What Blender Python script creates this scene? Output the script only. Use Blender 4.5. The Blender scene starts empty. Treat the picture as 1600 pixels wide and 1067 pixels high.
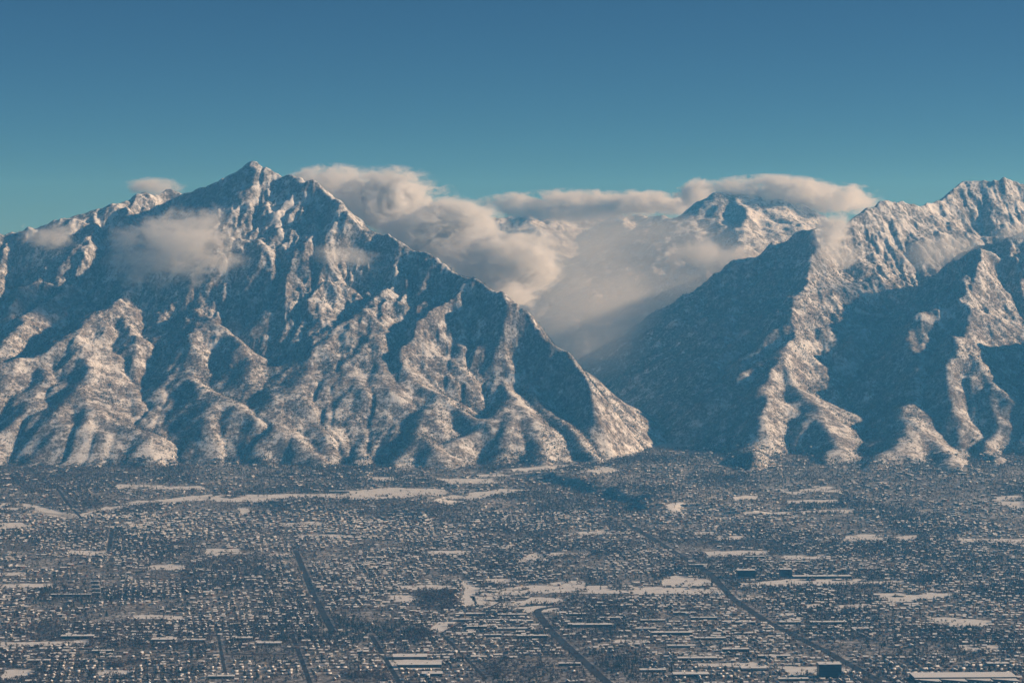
import bpy, math, random
import numpy as np

S = bpy.context.scene
COL = S.collection
rad = math.radians

# ------------------------------------------------------------------ camera
FPX = 3200.0            # focal length in photo pixels (photo is 1600 wide)
CAMZ = 1180.0           # metres above the valley floor
PITCH = math.atan((533.5 - 362.0) / FPX)
cam_d = bpy.data.cameras.new('camera')
cam_d.sensor_width = 36.0
cam_d.lens = 36.0 * FPX / 1600.0
cam_d.clip_start = 5.0
cam_d.clip_end = 200000.0
cam = bpy.data.objects.new('camera', cam_d)
cam.location = (0, 0, CAMZ)
cam.rotation_euler = (math.pi / 2 - PITCH, 0, 0)
COL.objects.link(cam)
S.camera = cam

# ------------------------------------------------------------------ sky and sun
SUN_EL = rad(22)
SUN_AZ = rad(86)        # clockwise from the view direction (+Y): sun to the right
sdir = (math.sin(SUN_AZ) * math.cos(SUN_EL), math.cos(SUN_AZ) * math.cos(SUN_EL), math.sin(SUN_EL))
W = bpy.data.worlds.new('World')
S.world = W
W.use_nodes = True
wt = W.node_tree
wt.nodes.clear()
sky = wt.nodes.new('ShaderNodeTexSky')
sky.sky_type = 'NISHITA'
sky.sun_disc = False
sky.sun_elevation = SUN_EL
sky.sun_rotation = SUN_AZ
sky.altitude = 6000
sky.air_density = 1.0
sky.dust_density = 0.3
sky.ozone_density = 5.0
tint = wt.nodes.new('ShaderNodeMix')
tint.data_type = 'RGBA'
tint.blend_type = 'MULTIPLY'
tint.inputs[0].default_value = 1.0
tint.inputs[7].default_value = (0.60, 0.86, 0.83, 1)
bg = wt.nodes.new('ShaderNodeBackground')
bg.inputs[1].default_value = 0.049
wo = wt.nodes.new('ShaderNodeOutputWorld')
wt.links.new(sky.outputs[0], tint.inputs[6])
wt.links.new(tint.outputs[2], bg.inputs[0])
wt.links.new(bg.outputs[0], wo.inputs[0])

sun_d = bpy.data.lights.new('sun', 'SUN')
sun_d.energy = 4.4
sun_d.angle = rad(0.5)
sun_d.color = (1.0, 0.84, 0.67)
sun = bpy.data.objects.new('sun', sun_d)
sun.rotation_euler = (math.pi / 2 - SUN_EL, 0, math.pi - SUN_AZ)
COL.objects.link(sun)

S.view_settings.view_transform = 'Standard'
S.view_settings.look = 'None'
S.view_settings.exposure = 0.22
S.view_settings.gamma = 1.0
S.cycles.use_denoising = True
S.cycles.volume_bounces = 8
S.cycles.max_bounces = 6
S.cycles.diffuse_bounces = 2
S.cycles.transparent_max_bounces = 12
S.cycles.volume_step_rate = 0.4
S.cycles.volume_max_steps = 256

# ------------------------------------------------------------------ helpers
def pt(px, py, Y):
    """World point seen at photo pixel (px, py) at forward distance Y."""
    a = (px - 800.0) / FPX
    b = (533.5 - py) / FPX
    c, s = math.cos(PITCH), math.sin(PITCH)
    dy = c + b * s
    dz = -s + b * c
    k = Y / dy
    return (a * k, Y, CAMZ + dz * k)

def ss(a, b, x):
    t = np.clip((x - a) / (b - a), 0, 1)
    return t * t * (3 - 2 * t)

_tab = {}
def vnoise(x, y, seed=0):
    if seed not in _tab:
        _tab[seed] = np.random.RandomState(seed).rand(256, 256).astype(np.float32)
    t = _tab[seed]
    xi = np.floor(x).astype(np.int64); yi = np.floor(y).astype(np.int64)
    fx = (x - xi).astype(np.float32); fy = (y - yi).astype(np.float32)
    fx = fx * fx * fx * (fx * (fx * 6 - 15) + 10); fy = fy * fy * fy * (fy * (fy * 6 - 15) + 10)
    x0 = xi & 255; x1 = (xi + 1) & 255; y0 = yi & 255; y1 = (yi + 1) & 255
    return ((t[x0, y0] * (1 - fx) + t[x1, y0] * fx) * (1 - fy) + (t[x0, y1] * (1 - fx) + t[x1, y1] * fx) * fy) * 2 - 1

def fbm(x, y, wl, octv=4, seed=0, gain=0.5):
    out = 0; a = 1.0
    for o in range(octv):
        out = out + a * vnoise(x / wl + 17.3 * o, y / wl + 9.1 * o, seed + o)
        wl *= 0.5; a *= gain
    return out

def ridged(x, y, wl, octv=4, seed=0):
    out = 0; a = 1.0
    for o in range(octv):
        out = out + a * (1 - 2 * np.abs(vnoise(x / wl + 7.7 * o, y / wl + 3.3 * o, seed + o)))
        wl *= 0.5; a *= 0.5
    return out

BLUFFS = [(60, 9330, 560, 8560, 30, 55, 700), (-330, 8800, -1010, 8760, 24, 45, 600), (-60, 9480, 200, 9560, 14, 40, 300), (560, 8560, 1000, 8420, 16, 45, 500)]
def gz(X, Y):
    """Height of the valley floor and the bench at the foot of the range."""
    z = 75.0 * ss(8000, 10000, Y)
    # low bluffs cut into the bench: a steep face towards the city, a long gentle back
    for x0, y0, x1, y1, hh, w, back in BLUFFS:
        dx, dy = x1 - x0, y1 - y0
        L = math.hypot(dx, dy)
        t = ((X - x0) * dx + (Y - y0) * dy) / (L * L)
        d = (-(X - x0) * dy + (Y - y0) * dx) / L + 70 * fbm(np.asarray(X, dtype=float), np.asarray(Y, dtype=float), 260, 3, 90)
        z = z + hh * ss(-0.15, 0.12, t) * (1 - ss(0.85, 1.15, t)) * ss(0, w, d) * (1 - ss(w, back, d))
    return z

def gpt(px, py):
    """Ground point seen at a photo pixel."""
    Y = 7000.0
    for _ in range(40):
        x, y, z = pt(px, py, Y)
        zt = float(gz(x, Y))
        # slope of the ray
        r = (z - CAMZ) / Y
        Y = 0.5 * Y + 0.5 * (zt - CAMZ) / r
    x, y, z = pt(px, py, Y)
    return (x, Y, float(gz(x, Y)))

def mesh_np(name, co, faces4=None, mats=(), smooth=False, uvname=None, mat_index=None, faces3=None):
    """Mesh object data from numpy arrays of vertices and quads / triangles."""
    me = bpy.data.meshes.new(name)
    co = np.ascontiguousarray(co, dtype=np.float32)
    me.vertices.add(len(co))
    me.vertices.foreach_set('co', co.ravel())
    n4 = 0 if faces4 is None else len(faces4)
    n3 = 0 if faces3 is None else len(faces3)
    loops = np.concatenate([np.asarray(a, dtype=np.int32).ravel() for a in (faces4, faces3) if a is not None])
    me.loops.add(len(loops))
    me.loops.foreach_set('vertex_index', loops)
    me.polygons.add(n4 + n3)
    st = np.concatenate([np.arange(n4) * 4, n4 * 4 + np.arange(n3) * 3]).astype(np.int32)
    me.polygons.foreach_set('loop_start', st)
    for m in mats:
        me.materials.append(m)
    if mat_index is not None:
        me.polygons.foreach_set('material_index', np.asarray(mat_index, dtype=np.int32))
    if smooth:
        me.polygons.foreach_set('use_smooth', np.ones(n4 + n3, dtype=bool))
    me.update(calc_edges=True)
    return me

def link(name, data, parent=None, loc=None, rotz=0.0):
    o = bpy.data.objects.new(name, data)
    COL.objects.link(o)
    if parent is not None:
        o.parent = parent
    if loc is not None:
        o.location = loc
    if rotz:
        o.rotation_euler = (0, 0, rotz)
    return o

def tag(o, label=None, cat=None, group=None, kind=None):
    if label: o['label'] = label
    if cat: o['category'] = cat
    if group: o['group'] = group
    if kind: o['kind'] = kind
    return o

class NT:
    """Small helper to write node materials."""
    def __init__(self, name):
        self.m = bpy.data.materials.new(name)
        self.m.use_nodes = True
        self.t = self.m.node_tree
        self.t.nodes.clear()
        self.out = self.t.nodes.new('ShaderNodeOutputMaterial')
    def n(self, typ, **kw):
        nd = self.t.nodes.new(typ)
        for k, v in kw.items():
            setattr(nd, k, v)
        return nd
    def l(self, a, b):
        self.t.links.new(a, b)
    def math(self, op, a, b=None, c=None, clamp=False):
        nd = self.n('ShaderNodeMath', operation=op)
        nd.use_clamp = clamp
        for i, v in enumerate((a, b, c)):
            if v is None: continue
            if isinstance(v, (int, float)): nd.inputs[i].default_value = v
            else: self.l(v, nd.inputs[i])
        return nd.outputs[0]
    def noise(self, vec, scale, detail=3, rough=0.55, dist=0.0):
        nd = self.n('ShaderNodeTexNoise')
        nd.inputs['Scale'].default_value = scale
        nd.inputs['Detail'].default_value = detail
        nd.inputs['Roughness'].default_value = rough
        nd.inputs['Distortion'].default_value = dist
        if vec is not None: self.l(vec, nd.inputs['Vector'])
        return nd.outputs['Fac']
    def mapr(self, v, a, b, c=0.0, d=1.0, smooth=False):
        nd = self.n('ShaderNodeMapRange')
        if smooth: nd.interpolation_type = 'SMOOTHSTEP'
        self.l(v, nd.inputs[0])
        for i, x in zip((1, 2, 3, 4), (a, b, c, d)):
            nd.inputs[i].default_value = x
        return nd.outputs[0]
    def mix(self, f, a, b):
        nd = self.n('ShaderNodeMix', data_type='RGBA')
        if isinstance(f, (int, float)): nd.inputs[0].default_value = f
        else: self.l(f, nd.inputs[0])
        for i, v in ((6, a), (7, b)):
            if isinstance(v, tuple): nd.inputs[i].default_value = v + (1,) if len(v) == 3 else v
            else: self.l(v, nd.inputs[i])
        return nd.outputs[2]
    def vmul(self, v, s):
        nd = self.n('ShaderNodeVectorMath', operation='MULTIPLY')
        self.l(v, nd.inputs[0]); nd.inputs[1].default_value = s
        return nd.outputs[0]
    def principled(self, col, rough=0.8, normal=None):
        b = self.n('ShaderNodeBsdfPrincipled')
        if isinstance(col, tuple): b.inputs['Base Color'].default_value = col + (1,)
        else: self.l(col, b.inputs['Base Color'])
        b.inputs['Roughness'].default_value = rough
        b.inputs['Specular IOR Level'].default_value = 0.2
        if normal is not None: self.l(normal, b.inputs['Normal'])
        self.l(b.outputs[0], self.out.inputs[0])
        return b
    def bump(self, h, dist, strength=1.0):
        b = self.n('ShaderNodeBump')
        b.inputs['Distance'].default_value = dist
        b.inputs['Strength'].default_value = strength
        self.l(h, b.inputs['Height'])
        return b.outputs[0]

# ------------------------------------------------------------------ mountains
# crest lines: (photo x, photo y, distance) of points along each real ridge, and the steepness of its flanks
RIDGES = [
 # left massif, skyline
 (1.00, [(-260,420,12300),(-120,388,12350),(0,364,12400),(60,351,12400),(120,341,12450),(190,322,12500),(207,314,12550),(226,303,12650),(270,300,12800),(300,304,12800),(330,293,12550),(365,272,12400),(400,256,12300),(440,276,12200),(490,290,12080),(520,308,11970),(555,336,11850),(575,353,11790),(600,358,11700),(640,385,11540),(660,399,11460),(690,413,11350),(720,426,11250),(770,461,11080),(800,481,10980)]),
 (1.4, [(800,481,10980),(850,521,10800),(905,562,10580),(921,590,10430),(925,625,10290),(931,658,10170),(940,688,10070)]),
 # summit front ridge
 (1.12, [(400,256,12300),(425,296,12150),(432,340,12000),(418,380,11850),(392,440,11620),(380,470,11450)]),
 (1.12, [(490,290,12080),(478,330,11950),(500,370,11850)]),
 (1.06, [(270,300,12800),(262,335,12600),(240,380,12300)]),
 # spur of the knob under the small cloud
 (0.80, [(207,314,12550),(212,350,12300),(222,395,12000),(216,440,11700),(186,460,11450),(182,500,11150),(206,527,10950),(205,560,10750)]),
 (0.66, [(216,440,11700),(255,472,11400),(310,498,11150),(345,506,11050),(380,540,10800),(400,562,10650),(392,590,10500)]),
 (0.61, [(310,498,11150),(300,540,10850),(290,580,10600),(318,607,10380),(334,640,10150),(330,685,9930),(312,722,9700)]),
 (0.57, [(318,607,10380),(380,627,10230),(432,665,10000),(495,718,9680)]),
 (0.57, [(334,630,10200),(370,660,10050),(400,718,9680)]),
 # far left spurs
 (0.80, [(150,335,12450),(128,375,12150),(100,430,11850),(55,480,11450),(-10,540,11000),(-60,580,10700)]),
 (0.66, [(186,460,11450),(140,497,11100),(106,521,10900),(60,552,10700),(0,572,10550),(-60,600,10400)]),
 (0.61, [(106,521,10900),(138,537,10780),(144,570,10560),(137,605,10350),(102,642,10100),(66,670,9950),(30,708,9750)]),
 (0.61, [(137,605,10350),(172,630,10180),(150,655,10020),(118,690,9850),(92,720,9690)]),
 (0.57, [(172,630,10180),(205,665,9970),(215,715,9700)]),
 (0.61, [(60,552,10700),(72,585,10480),(62,620,10280),(30,650,10100),(-20,690,9850)]),
 (1.00, [(0,364,12400),(-10,410,12100),(-25,440,11850),(-60,500,11450)]),
 (0.80, [(55,440,11750),(28,450,11650),(18,480,11450)]),
 # centre spurs
 (0.63, [(600,452,11250),(560,485,11100),(525,508,10950),(504,528,10820),(478,548,10700),(492,590,10450),(512,612,10330),(540,652,10090),(508,690,9870),(495,712,9740)]),
 (1.00, [(735,436,11200),(700,472,11060),(662,503,10910),(637,542,10730),(644,580,10540),(690,611,10350),(728,640,10180),(765,655,10080)]),
 (0.66, [(644,580,10540),(622,612,10340),(602,648,10130),(572,690,9890),(560,720,9700)]),
 (0.61, [(690,611,10350),(668,640,10170),(655,672,9980),(632,705,9790),(622,722,9690)]),
 (0.61, [(655,672,9980),(690,700,9800),(700,720,9700)]),
 (1.00, [(800,481,10980),(785,516,10880),(806,552,10740),(838,590,10580),(862,640,10270),(905,690,9950),(930,712,9800)]),
 (0.85, [(806,552,10740),(790,590,10560),(808,622,10350),(765,652,10140),(712,690,9890),(680,722,9690)]),
 (0.61, [(808,622,10350),(800,660,10080),(775,715,9730)]),
 (0.61, [(808,622,10350),(835,660,10080),(830,715,9730)]),
 (1.35, [(850,521,10800),(868,560,10640),(895,620,10440),(925,685,10060)]),
 # right massif, skyline
 (0.85, [(1005,592,12150),(1016,574,12200),(1034,549,12300),(1068,505,12500),(1110,455,12700),(1150,416,12850),(1200,381,12950),(1230,368,12950)]),
 (0.90, [(1230,368,12950),(1275,361,12800),(1320,346,13000),(1345,331,13100),(1390,316,13300),(1420,322,13350),(1450,318,13450),(1480,311,13600),(1510,286,13900),(1560,280,14000),(1600,288,14000),(1680,305,13900),(1780,325,13600),(1900,330,13400),(2100,350,13200)]),
 (0.76, [(1275,361,12800),(1268,395,12500),(1258,432,12150),(1246,475,11800),(1238,505,11550),(1248,530,11350),(1226,562,11050),(1204,606,10750),(1188,650,10450),(1166,695,10150),(1150,728,9650)]),
 (0.64, [(1226,562,11050),(1258,602,10750),(1276,642,10450),(1290,690,10130),(1300,728,9640)]),
 (1.00, [(1510,286,13900),(1490,340,13500),(1500,370,13200)]),
 # front right spur with the narrow sunlit strip
 (1.0, [(1392,482,12650),(1400,474,12600),(1450,440,12500),(1500,407,12380),(1560,376,12250),(1600,357,12200),(1700,335,12400),(1800,325,12600)]),
 (0.85, [(1535,388,12050),(1530,414,11850),(1508,446,11620),(1492,472,11430),(1503,520,11080),(1533,570,10750),(1562,602,10580),(1592,618,10480),(1640,650,10300)]),
 (0.85, [(1470,450,11950),(1462,500,11450),(1450,540,11130),(1442,578,10850),(1430,622,10600),(1470,655,10400)]),
 (0.89, [(1503,520,11000),(1487,590,10650),(1494,645,10380),(1504,700,10120),(1500,735,9600)]),
 (0.60, [(1430,622,10600),(1409,655,10300),(1396,690,10060),(1372,735,9480)]),
 (0.55, [(1409,655,10300),(1450,690,10130),(1495,744,9380)]),
 (0.51, [(1396,690,10130),(1425,715,9950),(1435,748,9330)]),
 (0.85, [(1700,470,11100),(1690,540,10700),(1690,610,10400),(1700,700,10050)]),
 (0.85, [(1800,480,11000),(1830,560,10650),(1850,690,10100)]),
 (0.85, [(2000,480,11500),(2030,560,11000),(2050,690,10200)]),
 (0.94, [(1163,699,9760),(1168,730,9520)]),
 (0.65, [(1290,690,10130),(1330,716,9800)]),
 (0.83, [(1592,618,10600),(1560,680,10250),(1545,732,9620)]),
]
BACK = [
 (0.6, [(1010,352,17000),(1060,346,16800),(1085,335,16700),(1130,301,16500),(1160,305,16500),(1205,311,16500),(1245,322,16600),(1280,345,16700),(1340,360,16900),(1500,380,17000)]),
 (0.7, [(1160,305,16500),(1165,350,15800),(1150,400,15000)]),
 (0.7, [(1245,322,16600),(1235,370,15900)]),
 (0.6, [(560,390,18000),(700,362,18500),(775,341,19000),(830,334,19000),(900,342,19200),(960,334,19300),(1010,338,19000),(1060,346,18500),(1100,360,18000)]),
 (0.6, [(830,334,19000),(850,380,17500),(880,430,16000)]),
 (0.6, [(960,334,19300),(990,370,17800),(985,420,16400)]),
]

RIBS = [((1720, 12050), (1000, 11350), 55), ((1640, 11700), (900, 10950), 60), ((1570, 11350), (870, 10650), 60), ((1500, 11000), (880, 10330), 60), ((1420, 10650), (960, 10180), 50), ((2600, 11900), (2050, 11050), 60), ((2350, 12050), (1800, 11300), 55)]

def ridge_height(X, Y, ridges, k=1.0):
    H = np.full(X.shape, -400.0, dtype=np.float32)
    for s, pts in ridges:
        P = [pt(*p) for p in pts]
        for (x0, y0, z0), (x1, y1, z1) in zip(P[:-1], P[1:]):
            dx, dy = x1 - x0, y1 - y0
            L2 = dx * dx + dy * dy
            t = np.clip(((X - x0) * dx + (Y - y0) * dy) / L2, 0, 1)
            d = np.sqrt((X - x0 - t * dx) ** 2 + (Y - y0 - t * dy) ** 2)
            z = z0 + t * (z1 - z0)
            r = np.clip(45 - z * 0.04, 6, 40)
            d = np.sqrt(d * d + r * r) - r
            f = s * d * (1.0 - 0.22 * np.clip(d / 700, 0, 1))
            H = np.maximum(H, z - f)
    return H

def shift(a, i, j):
    return np.roll(np.roll(a, -i, 0), -j, 1)

def erode(h, dx, n, K, m, fix, talus=1.25, hill=None):
    ny, nx = h.shape
    idx = np.arange(ny * nx).reshape(ny, nx)
    A = np.ones_like(h)
    nb = [(i, j, (i * i + j * j) ** 0.5 * dx) for i in (-1, 0, 1) for j in (-1, 0, 1) if i or j]
    fix = fix.copy(); fix[0] = fix[-1] = True; fix[:, 0] = fix[:, -1] = True
    for it in range(n):
        best = np.zeros_like(h); rec = idx.copy(); dd = np.full_like(h, dx)
        for i, j, L in nb:
            sl = (h - shift(h, i, j)) / L
            u = sl > best
            best = np.where(u, sl, best); rec = np.where(u, shift(idx, i, j), rec); dd = np.where(u, L, dd)
        src = rec != idx
        A = 1 + np.bincount(rec[src], weights=A[src], minlength=ny * nx).reshape(ny, nx).astype(np.float32)
        dz = np.minimum(K * A ** m * best, 0.4 * best * dd)
        ex = np.maximum(best - talus, 0) * dd * 0.25
        h = h - np.where(fix, 0, dz + ex)
        if hill is not None:
            lap = (shift(h, 0, 1) + shift(h, 0, -1) + shift(h, 1, 0) + shift(h, -1, 0)) * 0.25 - h
            h = h + np.where(fix, 0, lap * hill)
    return h, A

def upsample(h, k):
    ny, nx = h.shape
    yy = np.linspace(0, ny - 1, (ny - 1) * k + 1); xx = np.linspace(0, nx - 1, (nx - 1) * k + 1)
    def cub(a, t):
        i = np.clip(np.floor(t).astype(int), 0, a.shape[0] - 2); f = (t - i)[:, None].astype(np.float32)
        p0 = a[np.clip(i - 1, 0, None)]; p1 = a[i]; p2 = a[i + 1]; p3 = a[np.clip(i + 2, None, a.shape[0] - 1)]
        return p1 + 0.5 * f * (p2 - p0 + f * (2 * p0 - 5 * p1 + 4 * p2 - p3 + f * (3 * (p1 - p2) + p3 - p0)))
    return cub(cub(h, yy).T, xx).T

def build_terrain(x0, x1, y0, y1, dx, k, ridges, seed, steps, K):
    xs = np.arange(x0, x1 + 1, dx); ys = np.arange(y0, y1 + 1, dx)
    X, Y = np.meshgrid(xs, ys)
    X = X.astype(np.float32); Y = Y.astype(np.float32)
    wx = 55 * fbm(X, Y, 420, 4, seed) + 12 * vnoise(X / 60, Y / 60, seed + 9)
    wy = 55 * fbm(X, Y, 420, 4, seed + 20) + 12 * vnoise(X / 60, Y / 60, seed + 29)
    calm = 1 - 0.85 * np.exp(-((X - 560) ** 2 + (Y - 10250) ** 2) / 420.0 ** 2)      # straight walls at the canyon mouth
    H = ridge_height(X + wx * calm, Y + wy * calm, ridges)
    for (x0_, y0_), (x1_, y1_), hh in RIBS:                # rock ribs down the shaded canyon wall
        dx_, dy_ = x1_ - x0_, y1_ - y0_
        t_ = ((X + wx - x0_) * dx_ + (Y + wy - y0_) * dy_) / (dx_ * dx_ + dy_ * dy_)
        d_ = np.abs((X + wx - x0_) * dy_ - (Y + wy - y0_) * dx_) / math.hypot(dx_, dy_)
        H = H + hh * np.clip(1 - d_ / 120, 0, 1) * ss(-0.05, 0.25, t_) * (1 - ss(0.8, 1.1, t_))
    base = gz(X, Y) - 12.0
    up = ss(150, 900, H)
    H = H + 15 * fbm(X, Y, 240, 4, seed + 40) * ss(80, 200, H) + np.random.RandomState(seed).rand(*H.shape).astype(np.float32) * 4
    H = H + up * 20 * ridged(X, Y, 190, 3, seed + 50)
    G0 = H.copy()
    H = np.maximum(H, base - 40)
    H, A = erode(H, dx, steps, K, 0.45, H < base, talus=1.35 , hill=0.06 * (1 - up) + 0.015)
    # fine relief
    H = upsample(H, k)
    nx = H.shape[1]; ny = H.shape[0]
    d2 = dx / k
    X, Y = np.meshgrid(x0 + np.arange(nx) * d2, y0 + np.arange(ny) * d2)
    X = X.astype(np.float32); Y = Y.astype(np.float32)
    up = ss(200, 1000, H)
    H = H + up * (7 * ridged(X, Y, 60, 3, seed + 60)) + ss(90, 200, H) * (1.6 * fbm(X, Y, 36, 3, seed + 70))
    return X, Y, H

def grid_faces(ny, nx, keep=None):
    i = np.arange(ny * nx).reshape(ny, nx)
    q = np.stack([i[:-1, :-1], i[:-1, 1:], i[1:, 1:], i[1:, :-1]], -1)
    if keep is not None:
        return q[keep]
    return q.reshape(-1, 4)

def sub_mesh(name, X, Y, H, keep, mat):
    q = grid_faces(*X.shape, keep=keep)
    used = np.zeros(X.size, dtype=bool); used[q.ravel()] = True
    remap = np.cumsum(used) - 1
    co = np.stack([X.ravel()[used], Y.ravel()[used], H.ravel()[used]], -1)
    return mesh_np(name, co, remap[q], [mat], smooth=True)

def mountain_material():
    t = NT('snowy_mountain')
    geo = t.n('ShaderNodeNewGeometry')
    pos = geo.outputs['Position']; nor = geo.outputs['True Normal']
    sepn = t.n('ShaderNodeSeparateXYZ'); t.l(geo.outputs['Normal'], sepn.inputs[0])
    sepp = t.n('ShaderNodeSeparateXYZ'); t.l(pos, sepp.inputs[0])
    nx, ny, nz = sepn.outputs
    z = sepp.outputs[2]
    # brush and trees in patches: fine speckle gated by broad patches
    fine = t.noise(t.vmul(pos, (1, 1, 0.55)), 1 / 24.0, 5, 0.8)
    broad = t.noise(pos, 1 / 210.0, 3, 0.55, 0.4)
    mid = t.noise(t.vmul(pos, (1, 1, 0.4)), 1 / 70.0, 3, 0.6)
    # conifers keep to the north (left-hand) slopes of the range, bare snow to the highest ground
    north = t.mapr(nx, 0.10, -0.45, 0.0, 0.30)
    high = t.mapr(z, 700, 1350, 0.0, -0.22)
    low = t.mapr(z, 300, 60, 0.0, -0.12)
    steep = t.mapr(nz, 0.80, 0.50, 0.0, 0.22)
    # avalanche chutes: long pale streaks running down the fall line
    chute = t.noise(t.vmul(pos, (1.0, 1.0, 0.12)), 1 / 48.0, 3, 0.6, 0.3)
    steep = t.math('SUBTRACT', steep, t.mapr(chute, 0.56, 0.70, 0.0, 0.34, True))
    cov = t.math("ADD", 0.63, t.math('ADD', t.math('MULTIPLY', t.math('SUBTRACT', broad, 0.5), 1.3), t.math('MULTIPLY', t.math('SUBTRACT', mid, 0.5), 2.2)))
    cov = t.math('ADD', t.math('ADD', cov, north), t.math('ADD', high, t.math('ADD', steep, low)))
    cov = t.mapr(cov, 0.06, 0.86, 0.06, 0.86)
    # single shrubs and rocks as scattered dots whose share follows the cover
    def dots(size, off):
        mp = t.n('ShaderNodeMapping'); t.l(pos, mp.inputs[0])
        mp.inputs['Scale'].default_value = (1 / size, 1 / size, 0.6 / size); mp.inputs['Location'].default_value = off
        vo = t.n('ShaderNodeTexVoronoi'); t.l(mp.outputs[0], vo.inputs['Vector']); vo.inputs['Scale'].default_value = 1.0
        se = t.n('ShaderNodeSeparateColor'); t.l(vo.outputs['Color'], se.inputs[0])
        on = t.math('LESS_THAN', se.outputs[0], cov)
        rim = t.mapr(vo.outputs['Distance'], 0.45, 0.75, 1.0, 0.35)
        return t.math('MULTIPLY', on, rim)
    d1 = dots(9.0, (0.0, 0.0, 0.0)); d2 = dots(19.0, (3.3, 7.1, 1.7))
    streak = t.mapr(t.math('ADD', fine, t.math('MULTIPLY', t.math('SUBTRACT', cov, 0.45), 0.45)), 0.48, 0.56, 0, 1, True)
    veg = t.math('ADD', t.math('MULTIPLY', d1, 0.40), t.math('ADD', t.math('MULTIPLY', d2, 0.22), t.math('MULTIPLY', streak, 0.42)), clamp=True)
    n2 = t.noise(pos, 1 / 60.0, 2)
    brush = t.mix(t.mapr(n2, 0.35, 0.65), (0.085, 0.065, 0.055), (0.14, 0.105, 0.08))
    conif = (0.028, 0.038, 0.036)
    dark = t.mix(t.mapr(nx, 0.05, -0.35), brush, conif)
    rock = (0.12, 0.105, 0.095)
    dark = t.mix(t.mapr(z, 850, 1150), dark, rock)
    snow = t.mix(t.noise(pos, 1 / 90.0, 2), (0.74, 0.74, 0.76), (0.82, 0.82, 0.83))
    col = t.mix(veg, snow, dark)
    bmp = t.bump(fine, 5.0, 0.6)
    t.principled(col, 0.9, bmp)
    return t.m

MOUNT = mountain_material()
X, Y, H = build_terrain(-4300, 5200, 9250, 14650, 13.0, 2, RIDGES, 3, 100, 0.045)
HF = (X, Y, H)
canyon = np.interp(Y[:, 0], [9200, 10040, 10600, 11500, 14700], [790, 640, 480, 250, 250])[:, None]
qc = lambda a: (a[:-1, :-1] + a[1:, 1:]) * 0.5
vis = (np.maximum.reduce([H[:-1, :-1], H[1:, 1:], H[:-1, 1:], H[1:, :-1]]) > gz(qc(X), qc(Y)) - 25)
canyon = canyon[:-1]
left = vis & (qc(X) < canyon)
right = vis & ~(qc(X) < canyon)
tag(link('mountain', sub_mesh('mountain_left', X, Y, H, left, MOUNT)), 'snowy pyramid-topped massif on the left with brushy spurs running down to the suburbs', 'mountain', kind='structure')
tag(link('mountain', sub_mesh('mountain_right', X, Y, H, right, MOUNT)), 'snowy massif on the right of the canyon with deep blue shaded flanks', 'mountain', kind='structure')
Xb, Yb, Hb = build_terrain(-2500, 5000, 13000, 20000, 30.0, 2, BACK, 77, 60, 0.05)
visb = np.ones((Xb.shape[0] - 1, Xb.shape[1] - 1), dtype=bool)
# behind the front range only
tag(link('mountain', sub_mesh('mountain_back', Xb, Yb, Hb, visb, MOUNT)), 'distant snowy peaks beyond the canyon, half covered by cloud', 'mountain', kind='structure')

# ------------------------------------------------------------------ valley floor
def ground_material():
    t = NT('snowy_ground')
    geo = t.n('ShaderNodeNewGeometry')
    pos = geo.outputs['Position']
    a = t.noise(pos, 1 / 16.0, 4, 0.7)
    b = t.noise(pos, 1 / 160.0, 3, 0.6)
    m = t.math('ADD', t.math('MULTIPLY', a, 0.7), t.math('MULTIPLY', b, 0.3))
    col = t.mix(t.mapr(m, 0.45, 0.64), (0.12, 0.10, 0.085), (0.62, 0.62, 0.64))
    t.principled(col, 0.9)
    return t.m

ys = np.concatenate([np.arange(-3000, 4800, 400), np.arange(4800, 10700, 14), np.arange(10700, 60001, 1500)]).astype(np.float32)
xs = np.concatenate([np.arange(-50000, -4000, 4000), np.arange(-4000, -2800, 100), np.arange(-2800, 2800, 16), np.arange(2800, 4001, 100), np.arange(8000, 50001, 4000)]).astype(np.float32)
Xg, Yg = np.meshgrid(xs, ys)
co = np.stack([Xg.ravel(), Yg.ravel(), gz(Xg, Yg).ravel()], -1)
tag(link('ground', mesh_np('ground', co, grid_faces(*Xg.shape), [ground_material()], smooth=True)),
    'snow covered valley floor under the suburbs', 'ground', kind='structure')

# street grid: arterials recede along U, cross streets run along V
ORI = np.array(gpt(1380, 1067)[:2])
U = np.array([-0.177, 0.984]); V = np.array([0.9995, 0.03])
def ab(a, b):
    return ORI[0] + a * V[0] + b * U[0], ORI[1] + a * V[1] + b * U[1]
MI = np.linalg.inv(np.array([[V[0], U[0]], [V[1], U[1]]]))
def to_ab(X, Y):
    dx, dy = X - ORI[0], Y - ORI[1]
    return MI[0, 0] * dx + MI[0, 1] * dy, MI[1, 0] * dx + MI[1, 1] * dy

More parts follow.
